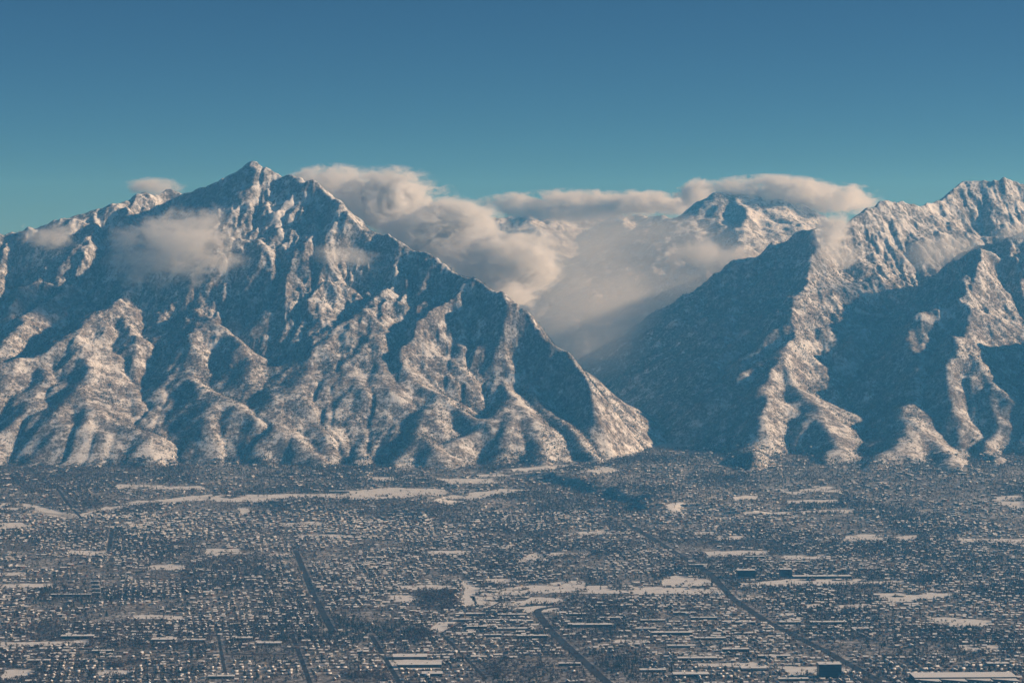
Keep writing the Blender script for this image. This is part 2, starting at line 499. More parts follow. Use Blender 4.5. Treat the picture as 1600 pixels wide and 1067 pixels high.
# occupancy raster of the ground (4 m cells): 1 road, 2 open snow, 3 building lot, 4 woodland
CX0, CY0, CS = -3000.0, 4900.0, 4.0
OCC = np.zeros((1500, 1500), dtype=np.uint8)      # [y, x]
_ry, _rx = np.mgrid[0:1500, 0:1500]
RX = CX0 + (_rx + 0.5) * CS; RY = CY0 + (_ry + 0.5) * CS
def cell(X, Y):
    return np.clip(((Y - CY0) / CS).astype(int), 0, 1499), np.clip(((X - CX0) / CS).astype(int), 0, 1499)
def inside(poly, X, Y):
    r = np.zeros(X.shape, dtype=bool)
    n = len(poly)
    for i in range(n):
        x0, y0 = poly[i]; x1, y1 = poly[(i + 1) % n]
        if y0 == y1: continue
        c = ((y0 > Y) != (y1 > Y)) & (X < (x1 - x0) * (Y - y0) / (y1 - y0) + x0)
        r ^= c
    return r
def box_of(poly, pad):
    px = [p[0] for p in poly]; py = [p[1] for p in poly]
    j0 = max(0, int((min(px) - pad - CX0) / CS)); j1 = min(1500, int((max(px) + pad - CX0) / CS) + 1)
    i0 = max(0, int((min(py) - pad - CY0) / CS)); i1 = min(1500, int((max(py) + pad - CY0) / CS) + 1)
    return slice(i0, i1), slice(j0, j1)

def flat_mat(name, c1, c2, scale, rough=0.9):
    t = NT(name)
    geo = t.n('ShaderNodeNewGeometry')
    a = t.noise(geo.outputs['Position'], scale, 4, 0.65)
    t.principled(t.mix(t.mapr(a, 0.35, 0.65), c1, c2), rough)
    return t.m
FIELD = flat_mat('field_snow', (0.66, 0.65, 0.65), (0.80, 0.80, 0.81), 1 / 40.0)
ASPH = flat_mat('wet_asphalt', (0.035, 0.035, 0.04), (0.065, 0.065, 0.068), 1 / 30.0, 0.7)
SLUSH = flat_mat('slushy_road', (0.10, 0.10, 0.105), (0.30, 0.30, 0.31), 1 / 22.0, 0.8)

FIELDS = [
 ([(182,757),(318,760),(318,765),(182,763)], 'long narrow snowy field below the left foothills'),
 ([(332,772),(322,782),(205,789),(150,806),(118,806),(150,796),(180,787)], 'curving snowy terrace left of the bluff'),
 ([(0,785),(40,787),(125,805),(115,811),(60,801),(0,796)], 'snowy slope at the left edge below the foothills'),
 ([(0,817),(38,816),(48,823),(0,827)], 'small snowy patch at the left edge'),
 ([(372,793),(390,794),(388,805),(374,804)], 'tiny snowy lot below the bluff'),
 ([(435,817),(500,814),(500,821),(445,823)], 'snowy playing field on the upper left blocks'),
 ([(108,859),(168,861),(168,867),(112,866)], 'narrow snowy field beside the short dark avenue'),
 ([(320,857),(378,857),(380,865),(318,867)], 'snowy school field on the left blocks'),
 ([(415,864),(463,864),(465,869),(418,869)], 'snowy lot at the head of the dark left avenue'),
 ([(465,835),(560,836),(560,839),(465,839)], 'thin snowy strip in the upper left blocks'),
 ([(232,884),(262,881),(292,884),(288,890),(234,890)], 'oval snowy field on the left blocks'),
 ([(205,961),(288,961),(288,967),(205,967)], 'long snowy strip on the lower left blocks'),
 ([(0,1003),(140,1000),(140,1007),(0,1012)], 'snowy strip at the lower left edge'),
 ([(0,1048),(55,1046),(42,1060),(0,1062)], 'snowy field in the bottom left corner'),
 ([(150,1048),(205,1046),(203,1056),(150,1056)], 'snowy field near the bottom left corner'),
 ([(0,913),(80,911),(80,916),(0,919)], 'thin snowy strip at the left edge'),
 ([(540,767),(610,762),(690,764),(702,770),(640,778),(545,781)], 'bright snowy floor of the gravel pit'),
 ([(675,783),(700,774),(780,764),(835,765),(790,772),(740,780),(700,788)], 'snowy slope right of the gravel pit'),
 ([(330,775),(440,772),(540,772),(540,779),(330,783)], 'snowy face of the left bluff'),
 ([(670,861),(735,860),(735,866),(672,867)], 'narrow snowy field on the middle blocks'),
 ([(806,877),(838,862),(852,872),(830,878)], 'bright triangular snow patch on the middle blocks'),
 ([(857,864),(920,863),(920,867),(857,869)], 'thin snowy strip right of the triangular patch'),
 ([(722,905),(745,912),(745,945),(720,948),(724,925)], 'snowy clearing right of the brown woodland'),
 ([(620,915),(712,914),(712,920),(640,922)], 'snowy strip behind the brown woodland'),
 ([(608,930),(640,930),(660,937),(625,941),(608,937)], 'snowy clearing left of the brown woodland'),
 ([(757,904),(798,903),(800,911),(757,910)], 'snowy paddock above the long white meadow'),
 ([(745,927),(800,918),(860,911),(905,906),(918,914),(1030,917),(1130,921),(1132,928),(1030,928),(860,926),(760,931)], 'long white meadow across the middle of the city'),
 ([(1022,903),(1060,899),(1100,905),(1136,920),(1040,916)], 'snowy park left of the diagonal avenue'),
 ([(738,931),(800,932),(872,934),(890,943),(800,947),(742,945)], 'patchy snow among trees between the two meadows'),
 ([(1135,935),(1160,930),(1240,927),(1240,931),(1160,937)], 'patchy snowy lot right of the avenue bend'),
 ([(560,745),(640,742),(660,748),(600,752)], 'patchy snow below the left foothills'),
 ([(745,946),(800,949),(885,946),(872,955),(830,958),(790,951)], 'snowy meadow at the bend of the dark road'),
 ([(687,970),(716,970),(693,987),(668,987)], 'slanted white lot beside the dark lane'),
 ([(860,723),(930,714),(992,705),(992,711),(930,722),(870,731)], 'bright snowy cut beside the canyon highway'),
 ([(745,741),(800,735),(870,728),(870,733),(800,742),(750,747)], 'snowy bench below the middle foothills'),
 ([(680,747),(760,748),(790,754),(700,757)], 'snowy bench above the gravel pit slope'),
 ([(912,735),(945,728),(972,735),(940,741)], 'snowy clearing at the canyon mouth'),
 ([(1210,760),(1250,757),(1300,760),(1318,770),(1270,768),(1245,773),(1212,766)], 'wide snowy field below the right foothills'),
 ([(1145,776),(1185,775),(1185,781),(1150,782)], 'small snowy field below the right foothills'),
 ([(1160,797),(1335,795),(1335,801),(1215,804),(1160,802)], 'long snowy strip on the upper right blocks'),
 ([(1230,782),(1310,781),(1310,786),(1230,787)], 'narrow snowy field on the upper right blocks'),
 ([(1550,776),(1600,774),(1600,797),(1570,790)], 'sloping snowy field at the right edge'),
 ([(1085,831),(1125,830),(1125,835),(1085,836)], 'small snowy lot right of the diagonal avenue top'),
 ([(1120,837),(1165,837),(1165,842),(1120,843)], 'snowy lot on the upper right blocks'),
 ([(1317,839),(1345,835),(1432,836),(1432,843),(1320,846)], 'oblong snowy field on the right blocks'),
 ([(1488,841),(1600,842),(1600,849),(1500,847)], 'snowy strip at the right edge'),
 ([(1095,862),(1202,860),(1202,865),(1110,871)], 'snowy lot beside the diagonal avenue'),
 ([(1225,868),(1290,866),(1292,873),(1228,873)], 'snowy field on the middle right blocks'),
 ([(1160,911),(1230,904),(1300,903),(1330,905),(1410,903),(1412,912),(1330,913),(1160,916)], 'long snowy park behind the dark blocks'),
 ([(1365,928),(1400,926),(1490,927),(1490,933),(1440,936),(1398,942)], 'snowy field with dark tracks on the right'),
 ([(1310,945),(1365,943),(1360,948),(1310,952)], 'snowy strip on the right blocks'),
 ([(1258,944),(1284,943),(1284,948),(1258,949)], 'small snowy lot on the right blocks'),
 ([(1455,964),(1500,966),(1555,970),(1552,977),(1490,979),(1460,974)], 'broad snowy field on the lower right'),
 ([(1500,1008),(1560,1008),(1560,1015),(1505,1016)], 'snowy field above the long warehouse'),
 ([(1218,1043),(1310,1041),(1335,1052),(1235,1054)], 'snowy lot around the dark office block'),
 ([(1220,958),(1246,957),(1246,962),(1220,963)], 'snowy lot right of the diagonal avenue'),
 ([(60,800),(130,806),(120,812),(70,806)], 'snowy bank above the left blocks'),
 ([(0,895),(40,894),(40,898),(0,899)], 'thin snowy verge at the left edge'),
 ([(1090,1036),(1190,1034),(1190,1040),(1090,1042)], 'snowy parking lot left of the office block'),
 ([(960,1000),(1010,999),(1010,1004),(962,1005)], 'snowy yard between the two dark roads'),
 ([(900,830),(950,828),(955,834),(905,836)], 'small snowy lot above the diagonal avenue'),
 ([(1040,795),(1068,790),(1072,797),(1050,803)], 'snowy curve of road on the bench'),
 ([(600,1030),(690,1030),(690,1044),(610,1046)], 'snowy school ground at the bottom'),
]
rs = np.random.RandomState(11)
for poly, lab in FIELDS:
    P = [gpt(*p)[:2] for p in poly]
    sl = box_of(P, 20)
    wob = 8 * fbm(RX[sl], RY[sl], 60, 3, 300)
    wob2 = 13 * fbm(RX[sl] + 999, RY[sl], 60, 3, 304)
    m = inside(P, RX[sl] + wob, RY[sl] + wob2)
    m &= fbm(RX[sl], RY[sl] * 1.6, 120, 4, 330) > (-0.25 if 'patchy' in lab else (-0.66 if m.sum() > 1500 else -1.0))
    if m.sum() < 4: continue
    OCC[sl][m] = 2
    ii, jj = np.nonzero(m)
    i0, j0 = sl[0].start, sl[1].start
    ks = {}; co = []; fc = []
    for i, j in zip(ii + i0, jj + j0):
        q = []
        for a, b in ((i, j), (i, j + 1), (i + 1, j + 1), (i + 1, j)):
            if (a, b) not in ks:
                ks[(a, b)] = len(co); co.append((CX0 + b * CS, CY0 + a * CS))
            q.append(ks[(a, b)])
        fc.append(q)
    co = np.array(co)
    z = gz(co[:, 0], co[:, 1]) + 0.45
    o = link('snow_field', mesh_np('snow_field', np.c_[co, z], np.array(fc), [FIELD], smooth=True))
    tag(o, lab, 'snow field', kind='structure')

WOODS = [[(645,927),(672,920),(700,924),(717,934),(708,951),(686,957),(662,953),(640,951),(622,944),(650,938)],
         [(180,1034),(212,1033),(212,1046),(180,1046)], [(140,1000),(172,1000),(172,1012),(140,1012)],
         [(240,1005),(330,1005),(330,1010),(240,1010)], [(560,800),(610,798),(610,808),(560,808)],
         [(0,1060),(60,1058),(60,1067),(0,1067)], [(1080,955),(1110,957),(1108,968),(1080,966)],
         [(545,1050),(610,1050),(600,1067),(540,1067)],
         [(760,1042),(850,1040),(850,1052),(760,1055)], [(640,985),(680,988),(670,1005),(650,1005)]]
for poly in WOODS:
    P = [gpt(*p)[:2] for p in poly]
    sl = box_of(P, 20)
    m = inside(P, RX[sl] + 22 * fbm(RX[sl], RY[sl], 60, 3, 310), RY[sl] + 40 * fbm(RX[sl], RY[sl], 60, 3, 314))
    OCC[sl][m & (OCC[sl] == 0)] = 4

# roads
def ribbon(name, pts, w, mat, lab, dz=0.25, pixel=True, mark=True):
    P = np.array([gpt(*p)[:2] if pixel else p for p in pts], dtype=float)
    seg = np.r_[0, np.cumsum(np.hypot(*np.diff(P, axis=0).T))]
    n = max(3, int(seg[-1] / 14))
    t = np.linspace(0, seg[-1], n)
    x = np.interp(t, seg, P[:, 0]); y = np.interp(t, seg, P[:, 1])
    for _ in range(6):
        x[1:-1] = 0.25 * x[:-2] + 0.5 * x[1:-1] + 0.25 * x[2:]; y[1:-1] = 0.25 * y[:-2] + 0.5 * y[1:-1] + 0.25 * y[2:]
    dx = np.gradient(x); dy = np.gradient(y); L = np.hypot(dx, dy)
    nx, ny = -dy / L, dx / L
    co = np.empty((n * 2, 3))
    co[0::2, 0] = x + nx * w / 2; co[0::2, 1] = y + ny * w / 2
    co[1::2, 0] = x - nx * w / 2; co[1::2, 1] = y - ny * w / 2
    co[:, 2] = gz(co[:, 0], co[:, 1]) + dz
    i = np.arange(n - 1) * 2
    o = link(name, mesh_np(name, co, np.c_[i + 1, i + 3, i + 2, i], [mat]))
    tag(o, lab, 'road', kind='structure')
    if mark:
        for k in np.linspace(-w / 2 - 7 - max(0, w - 15) * 0.7, w / 2 + 7 + max(0, w - 15) * 0.7, 19):
            for s_ in (0, .33, .66):
                xx = x[:-1] + (x[1:] - x[:-1]) * s_ + nx[:-1] * k; yy = y[:-1] + (y[1:] - y[:-1]) * s_ + ny[:-1] * k
                OCC[cell(xx, yy)] = 1
    return x, y

AVENUES = [
 ([(975,812),(1060,866),(1110,896),(1145,935),(1200,972),(1290,1017),(1380,1067),(1420,1090)], 25, 'wide dark avenue running diagonally down to the office block'),
 ([(885,947),(845,950),(838,955),(860,985),(900,1022),(950,1067),(975,1085)], 25, 'dark road bending out of the white meadow to the bottom'),
 ([(462,860),(490,930),(520,987)], 20, 'straight dark avenue on the left blocks'),
 ([(456,990),(485,1067),(490,1085)], 12, 'narrow dark street at the bottom left'),
 ([(580,992),(622,1062),(635,1085)], 13, 'narrow dark street at the bottom centre'),
 ([(177,818),(170,862)], 14, 'short dark avenue at the left'),
 ([(783,940),(688,990)], 9, 'dark lane along the slanted white lot'),
 ([(690,990),(760,1060)], 9, 'dark street below the slanted white lot'),
 ([(92,766),(105,785),(130,812)], 12, 'dark road down the left slope'),
 ([(340,985),(352,1050)], 8, 'thin dark street on the lower left blocks'),
]
for pts, w, lab in AVENUES:
    x, y = ribbon('road', pts, w, ASPH, lab, 0.6)
ribbon('road', [(992,708),(930,718),(860,727),(800,737),(740,741),(660,742)], 16, SLUSH, 'snowy highway climbing to the canyon mouth', 0.7)
ribbon('road', [(0,1017),(160,1018),(330,1021),(460,1022)], 10, ASPH, 'dark cross street at the lower left', 0.5)
ribbon('road', [(0,904),(230,904),(470,903)], 9, ASPH, 'dark cross street on the left blocks', 0.5)
ribbon('road', [(1065,843),(1250,845),(1320,852)], 9, ASPH, 'dark cross street on the upper right blocks', 0.5)
ribbon('road', [(860,926),(1000,930),(1135,932)], 9, ASPH, 'dark street along the foot of the white meadow', 0.9)
ribbon('road', [(0,738),(140,740),(320,742)], 10, ASPH, 'dark street under the left foothills', 0.5)
ribbon('road', [(330,782),(200,786),(150,792)], 8, SLUSH, 'slushy road along the curving terrace', 0.9)

# local streets of the grid
LOC_B = np.arange(-100, 3300, 78.0)
LOC_A = np.arange(-3300, 1500, 215.0)
co = []; fc = []
def strip(x, y, w):
    dx = np.gradient(x); dy = np.gradient(y); L = np.hypot(dx, dy) + 1e-6
    nx, ny = -dy / L * w / 2, dx / L * w / 2
    n = len(x)
    base = len(co)
    for i in range(n):
        co.append((x[i] + nx[i], y[i] + ny[i])); co.append((x[i] - nx[i], y[i] - ny[i]))
    for i in range(n - 1):
        fc.append((base + 2 * i + 1, base + 2 * i + 3, base + 2 * i + 2, base + 2 * i))
def wander(x, y):
    # streets are straight near the camera and wind about on the bench
    k = ss(7000, 8600, y) * 55
    return x + k * fbm(x, y, 420, 2, 501), y + k * fbm(x, y, 420, 2, 511)
for b in LOC_B:
    for a0 in LOC_A[:-1]:
        if rs.rand() < 0.12: continue
        aa = np.linspace(a0, a0 + 215, 9)
        x, y = wander(*ab(aa, np.full(9, b)))
        c = OCC[cell(x, y)]
        if (c >= 2).any() or y.max() > 9900 or abs(x[4]) > 0.28 * y[4] or y.max() < 5150: continue
        strip(x, y, 8.0); 
        for k in (-4, 0, 4): OCC[cell(x, y + k)] = 1
for a in LOC_A:
    for b0 in LOC_B[:-1]:
        if rs.rand() < 0.3: continue
        bb = np.linspace(b0, b0 + 78, 5)
        x, y = wander(*ab(np.full(5, a), bb))
        c = OCC[cell(x, y)]
        if (c >= 2).any() or y.max() > 9900 or abs(x[2]) > 0.28 * y[2] or y.max() < 5150: continue
        strip(x, y, 8.0)
        for k in (-4, 0, 4): OCC[cell(x + k, y)] = 1
co = np.array(co)
o = link('street', mesh_np('street', np.c_[co, gz(co[:, 0], co[:, 1]) + 0.4], np.array(fc), [SLUSH]))
tag(o, 'narrow slushy residential streets between the house rows', 'street', kind='structure')

# ------------------------------------------------------------------ buildings
def wall_mat(name, c, win=True):
    t = NT(name)
    geo = t.n('ShaderNodeNewGeometry')
    oi = t.n('ShaderNodeObjectInfo')
    a = t.noise(geo.outputs['Position'], 0.25, 3)
    k = tuple(x * 0.75 for x in c)
    t.principled(t.mix(a, k, c), 0.85)
    return t.m
WALLS = [('brown brick', wall_mat('brown_brick', (0.20, 0.11, 0.08))), ('beige', wall_mat('beige_siding', (0.40, 0.33, 0.26))),
         ('grey', wall_mat('grey_siding', (0.22, 0.22, 0.23))), ('pale', wall_mat('pale_siding', (0.55, 0.52, 0.47))),
         ('dark brown', wall_mat('dark_siding', (0.09, 0.07, 0.06)))]
ROOFSNOW = flat_mat('roof_snow', (0.70, 0.70, 0.71), (0.84, 0.84, 0.85), 0.3)
ROOFBARE = flat_mat('roof_shingle', (0.10, 0.085, 0.075), (0.24, 0.22, 0.21), 0.5)
DARKWALL = wall_mat('dark_cladding', (0.06, 0.055, 0.055))
BRICKWALL = wall_mat('warehouse_brick', (0.16, 0.11, 0.09))
CONCRETE = wall_mat('concrete_panel', (0.34, 0.32, 0.30))
GLASS = flat_mat('dark_glass', (0.015, 0.02, 0.025), (0.035, 0.04, 0.045), 0.2, 0.2)
METAL = flat_mat('grey_metal', (0.25, 0.25, 0.26), (0.4, 0.4, 0.4), 0.5, 0.5)

class MB:
    def __init__(self): self.v = []; self.f = []
    def quad(self, *p):
        b = len(self.v); self.v += list(p); self.f.append(list(range(b, b + len(p))))
    def box(self, x0, x1, y0, y1, z0, z1, bottom=False):
        b = len(self.v)
        self.v += [(x, y, z) for z in (z0, z1) for y in (y0, y1) for x in (x0, x1)]
        fs = [(4, 5, 7, 6), (0, 1, 5, 4), (1, 3, 7, 5), (3, 2, 6, 7), (2, 0, 4, 6)]
        if bottom: fs.append((0, 2, 3, 1))
        self.f += [[b + i for i in q] for q in fs]
    def data(self, name, mat):
        me = bpy.data.meshes.new(name)
        me.from_pydata(self.v, [], self.f)
        me.materials.append(mat)
        me.update()
        return me
    def build(self, name, mat, parent=None):
        return link(name, self.data(name, mat), parent)

def claim(x, y, w, d, rz, code=3, pad=6):
    c, s_ = math.cos(rz), math.sin(rz)
    for i in np.arange(-w / 2 - pad, w / 2 + pad + 1, 3):
        for j in np.arange(-d / 2 - pad, d / 2 + pad + 1, 3):
            xx, yy = x + i * c - j * s_, y + i * s_ + j * c
            a, b = cell(np.array([xx]), np.array([yy]))
            OCC[a, b] = code

ROT = math.atan2(V[1], V[0])
def flat_building(px, py, w, d, h, wall, lab, cat='building', name='flat_roofed_building', floors=1, group=None, units=2, rz=None, bays=0):
    """Flat-roofed building whose front wall foot is seen at photo pixel (px, py)."""
    x, y, z = gpt(px, py)
    rz = ROT if rz is None else rz
    y += d / 2
    z = float(gz(x, y)) - 0.3
    e = link(name, None, None, (x, y, z), rz)
    tag(e, lab, cat, group)
    m = MB(); m.box(-w / 2, w / 2, -d / 2, d / 2, 0, h); m.build('wall', wall, e)
    m = MB(); m.box(-w / 2 - 0.4, w / 2 + 0.4, -d / 2 - 0.4, d / 2 + 0.4, h + 0.003, h + 0.7, True); rf = m.build('roof', ROOFSNOW, e)
    for k in range(units):
        ux = -w * 0.35 + w * 0.7 * (k + 0.5) / units; uy = d * (0.2 if k % 2 else -0.15)
        m = MB(); m.box(ux - 2, ux + 2, uy - 1.5, uy + 1.5, h + 0.703, h + 2.6); m.build('roof_unit', METAL, rf)
    for f in range(floors):                    # a band of glass round each floor
        zb = 1.6 + f * (h - 0.6) / floors; zt = zb + min(1.9, (h - 0.6) / floors * 0.5)
        a, b = w / 2 + 0.05, d / 2 + 0.05
        m = MB()
        m.v = [(sx * a, sy * b, z_) for z_ in (zb, zt) for sx, sy in ((-1, -1), (1, -1), (1, 1), (-1, 1))]
        m.f = [[q, (q + 1) % 4, 4 + (q + 1) % 4, 4 + q] for q in range(4)]
        m.build('window', GLASS, e)
    m = MB(); m.box(-1.6, 1.6, -d / 2 - 0.16, -d / 2 - 0.08, 0.3, 3.0, True); m.build('door', DARKWALL, e)
    claim(x, y, w, d, rz)
    return e

flat_building(1297, 1059, 60, 34, 37, DARKWALL, 'dark nine-storey office block with snowy flat roof on the white lot', 'office block', 'office_block', 9, None, 2)
flat_building(1166, 903, 62, 30, 27, DARKWALL, 'dark mid-rise block left of its slightly smaller twin, behind the avenue', 'office block', 'office_block', 6)
flat_building(1228, 902, 40, 28, 28, DARKWALL, 'narrow dark mid-rise block at the left end of the long low building', 'office block', 'office_block', 6)
flat_building(1285, 904, 200, 26, 9, DARKWALL, 'very long low dark building right of the mid-rise blocks', 'building', 'long_building', 2, None, 4)

# stepped warehouse at the bottom right
x, y, z = gpt(1430, 1067)
e = link('stepped_warehouse', None, None, (x, y + 10, float(gz(x, y)) - 0.3), ROT)
tag(e, 'long warehouse with white stepped roof and dark end walls in the bottom right corner', 'warehouse')
m = MB(); r_ = MB()
for k in range(4):
    xa = k * 68.0
    m.box(xa, xa + 68, 0, 60, 0, 13); r_.box(xa - 0.3, xa + 67.7, -0.4, 60.4, 13.003, 13.8, True)
    # front bay with a slanted face
    P4 = [(xa, -6), (xa + 64, -34), (xa + 64, -0.45), (xa, -0.45)]
    for q in range(3):
        a, b = P4[(q + 3) % 4], P4[(q + 4) % 4]
        m.quad((*a, 0), (*b, 0), (*b, 9), (*a, 9))
    r_.quad(*[(px_, py_, 9.003) for px_, py_ in P4]); r_.quad(*[(px_, py_, 9.7) for px_, py_ in P4])
    for q in range(4):
        a, b = P4[q], P4[(q + 1) % 4]
        r_.quad((*a, 9.003), (*b, 9.003), (*b, 9.7), (*a, 9.7))
    for q in range(5):
        dk = MB(); fa = lambda u: -6 - 28 * u / 64 - 0.1; u0 = 5 + q * 12; dk.quad((xa + u0, fa(u0), 0.4), (xa + u0 + 7, fa(u0 + 7), 0.4), (xa + u0 + 7, fa(u0 + 7), 5), (xa + u0, fa(u0), 5)); dk.build('loading_door', METAL, e)
m.build('wall', DARKWALL, e); r_.build('roof', ROOFSNOW, e)
for k in range(4): claim(x + 34 + 68 * k, y + 35, 68, 80, ROT)

BIG = [
 # px, py, width, depth, height, wall, floors, label
 (640, 1030, 95, 40, 8, BRICKWALL, 2, 'low school building with white roof beside the bottom centre street'),
 (655, 1043, 120, 26, 9, DARKWALL, 2, 'long dark fronted school wing at the bottom centre'),
 (675, 1056, 55, 30, 7, BRICKWALL, 1, 'small hall with snowy roof below the long school wing'),
 (255, 1003, 70, 30, 8, CONCRETE, 2, 'pale walled building with white roof in the row on the lower left blocks'),
 (303, 1003, 62, 18, 7, CONCRETE, 1, 'long pale building right of the other one in the lower left row'),
 (120, 998, 95, 20, 9, DARKWALL, 2, 'long dark building left of the tall tree clump at lower left'),
 (148, 912, 26, 10, 9, CONCRETE, 2, 'topmost of the stacked apartment slabs at left'),
 (149, 918, 26, 10, 9, CONCRETE, 2, 'second from the top of the stacked apartment slabs at left'),
 (150, 924, 26, 10, 9, CONCRETE, 2, 'third from the top of the stacked apartment slabs at left'),
 (150, 930, 26, 10, 9, CONCRETE, 2, 'lowest of the stacked apartment slabs at left'),
 (110, 932, 130, 12, 8, DARKWALL, 2, 'thin long building left of the stacked apartment slabs'),
 (395, 905, 60, 18, 7, BRICKWALL, 1, 'low snowy roofed hall on the left cross street'),
 (735, 962, 90, 16, 7, BRICKWALL, 1, 'uppermost long roof of the rows left of the bending dark road'),
 (800, 963, 88, 16, 7, DARKWALL, 1, 'long dark fronted roof nearest the bend of the dark road'),
 (722, 971, 55, 15, 7, CONCRETE, 1, 'short pale building in the second row left of the bending road'),
 (765, 972, 60, 15, 7, BRICKWALL, 1, 'brick building in the middle of the second row by the bending road'),
 (815, 973, 70, 15, 7, DARKWALL, 1, 'dark building at the right end of the second row by the bending road'),
 (745, 982, 60, 16, 7, DARKWALL, 1, 'dark building at the left end of the third row by the bending road'),
 (800, 985, 90, 16, 7, CONCRETE, 1, 'pale long building in the third row by the bending road'),
 (725, 992, 48, 14, 7, CONCRETE, 1, 'small pale building at the left end of the fourth row'),
 (770, 995, 50, 14, 7, BRICKWALL, 1, 'brick building in the middle of the fourth row'),
 (832, 997, 90, 16, 8, DARKWALL, 1, 'long dark building at the right end of the fourth row'),
 (900, 962, 60, 14, 7, DARKWALL, 1, 'first long roof right of the bending dark road'),
 (955, 968, 70, 14, 7, DARKWALL, 1, 'dark long roof in the row right of the bending dark road'),
 (1020, 972, 75, 14, 7, BRICKWALL, 1, 'brick long roof in the row left of the diagonal avenue'),
 (925, 980, 120, 20, 9, DARKWALL, 1, 'largest dark warehouse right of the bending dark road'),
 (1010, 985, 60, 16, 7, CONCRETE, 1, 'pale building behind the snowy yard'),
 (1070, 960, 70, 14, 7, BRICKWALL, 1, 'brick long roof just left of the diagonal avenue'),
 (1100, 968, 80, 14, 7, DARKWALL, 1, 'dark long roof just left of the diagonal avenue'),
 (1050, 992, 120, 18, 8, DARKWALL, 1, 'long dark warehouse with white roof between the two dark roads'),
 (1110, 1000, 90, 16, 7, BRICKWALL, 1, 'brick warehouse close to the diagonal avenue'),
 (1065, 1012, 80, 16, 7, CONCRETE, 1, 'pale warehouse on the lower middle blocks'),
 (1150, 1018, 75, 18, 8, DARKWALL, 1, 'dark warehouse left of the diagonal avenue, lower down'),
 (1090, 1032, 110, 20, 8, BRICKWALL, 1, 'wide brick warehouse behind the snowy parking lot'),
 (1210, 1028, 90, 16, 7, DARKWALL, 1, 'dark long roof behind the office block lot'),
 (1180, 1048, 75, 26, 8, CONCRETE, 1, 'pale flat hall just left of the office block lot'),
 (1080, 1058, 95, 30, 9, DARKWALL, 1, 'wide flat roofed store at the bottom right of centre'),
 (1240, 1064, 80, 16, 7, BRICKWALL, 1, 'brick flat building in front of the office block'),
 (1020, 1050, 70, 18, 7, BRICKWALL, 1, 'brick flat building near the bottom between the dark roads'),
 (1235, 975, 65, 16, 7, DARKWALL, 1, 'dark long building right of the diagonal avenue'),
 (1295, 976, 110, 18, 9, DARKWALL, 1, 'longest dark building right of the diagonal avenue'),
 (1345, 985, 50, 20, 7, BRICKWALL, 1, 'brick building by the dark long pair on the right'),
 (1165, 975, 60, 14, 7, CONCRETE, 1, 'pale building at the edge of the diagonal avenue'),
 (1090, 885, 70, 16, 7, DARKWALL, 1, 'dark building right of the upper diagonal avenue'),
 (1240, 880, 90, 14, 7, BRICKWALL, 1, 'brick long building behind the mid-rise blocks'),
 (1180, 872, 70, 14, 7, DARKWALL, 1, 'dark long building above the mid-rise blocks'),
 (1360, 890, 80, 14, 6, CONCRETE, 1, 'pale long building right of the long low dark one'),
 (60, 1035, 60, 16, 7, BRICKWALL, 1, 'brick building in the bottom left blocks'),
 (420, 1008, 70, 24, 7, CONCRETE, 1, 'pale hall right of the lower left rows'),
 (380, 1000, 50, 20, 7, CONCRETE, 2, 'small pale block right of the lower left rows'),
 (530, 770, 90, 18, 8, CONCRETE, 1, 'pale shed on the gravel pit floor'),
 (1560, 1040, 60, 20, 7, BRICKWALL, 1, 'brick building behind the stepped warehouse'),
 (890, 1040, 60, 16, 7, DARKWALL, 1, 'dark building left of the lower bending road'),
 (345, 1060, 70, 18, 7, BRICKWALL, 1, 'brick building at the bottom left of centre'),
 (160, 1020, 60, 14, 7, DARKWALL, 1, 'dark building under the lower left tree clump'),
]
for px, py, w, d, h, wm, fl, lab in BIG:
    flat_building(px, py, w, d, h, wm, lab, 'building', 'flat_roofed_building', fl, 'large flat roofed buildings among the houses')

# ---- houses
def house_parts(w, d, h, rh, over=0.5):
    """wall verts/faces and roof verts/faces of a gabled house, ridge along x."""
    hw, hd = w / 2, d / 2
    wv = [(-hw, -hd, 0), (hw, -hd, 0), (hw, hd, 0), (-hw, hd, 0), (-hw, -hd, h), (hw, -hd, h), (hw, hd, h), (-hw, hd, h), (-hw, 0, h + rh), (hw, 0, h + rh)]
    wq = [(0, 1, 5, 4), (2, 3, 7, 6)]
    wt = [(1, 2, 6), (1, 6, 9), (1, 9, 5), (3, 0, 4), (3, 4, 8), (3, 8, 7)]
    e = over; dz = rh / hd * e; t = 0.35
    rv = [(-hw - e, -hd - e, h - dz + 0.05), (hw + e, -hd - e, h - dz + 0.05), (hw + e, 0, h + rh + 0.05), (-hw - e, 0, h + rh + 0.05), (hw + e, hd + e, h - dz + 0.05), (-hw - e, hd + e, h - dz + 0.05)]
    rv = rv + [(a, b, c + t) for a, b, c in rv]
    rq = [(6, 7, 8, 9), (9, 8, 10, 11), (0, 1, 7, 6), (4, 5, 11, 10), (1, 2, 8, 7), (2, 4, 10, 8), (3, 0, 6, 9), (5, 3, 9, 11), (0, 3, 2, 1), (3, 5, 4, 2)]
    return np.array(wv), wq, wt, np.array(rv), rq

lots = []
for b in LOC_B:
    for side in (-1, 1):
        a = np.arange(-3300, 1500, 21.0)
        a = a + rs.uniform(-3, 3, len(a))
        x, y = wander(*ab(a, np.full(len(a), b + side * 19.5)))
        x = x + rs.uniform(-2, 2, len(a)); y = y + rs.uniform(-3, 3, len(a))
        for i in range(len(a)):
            lots.append((x[i], y[i], side))
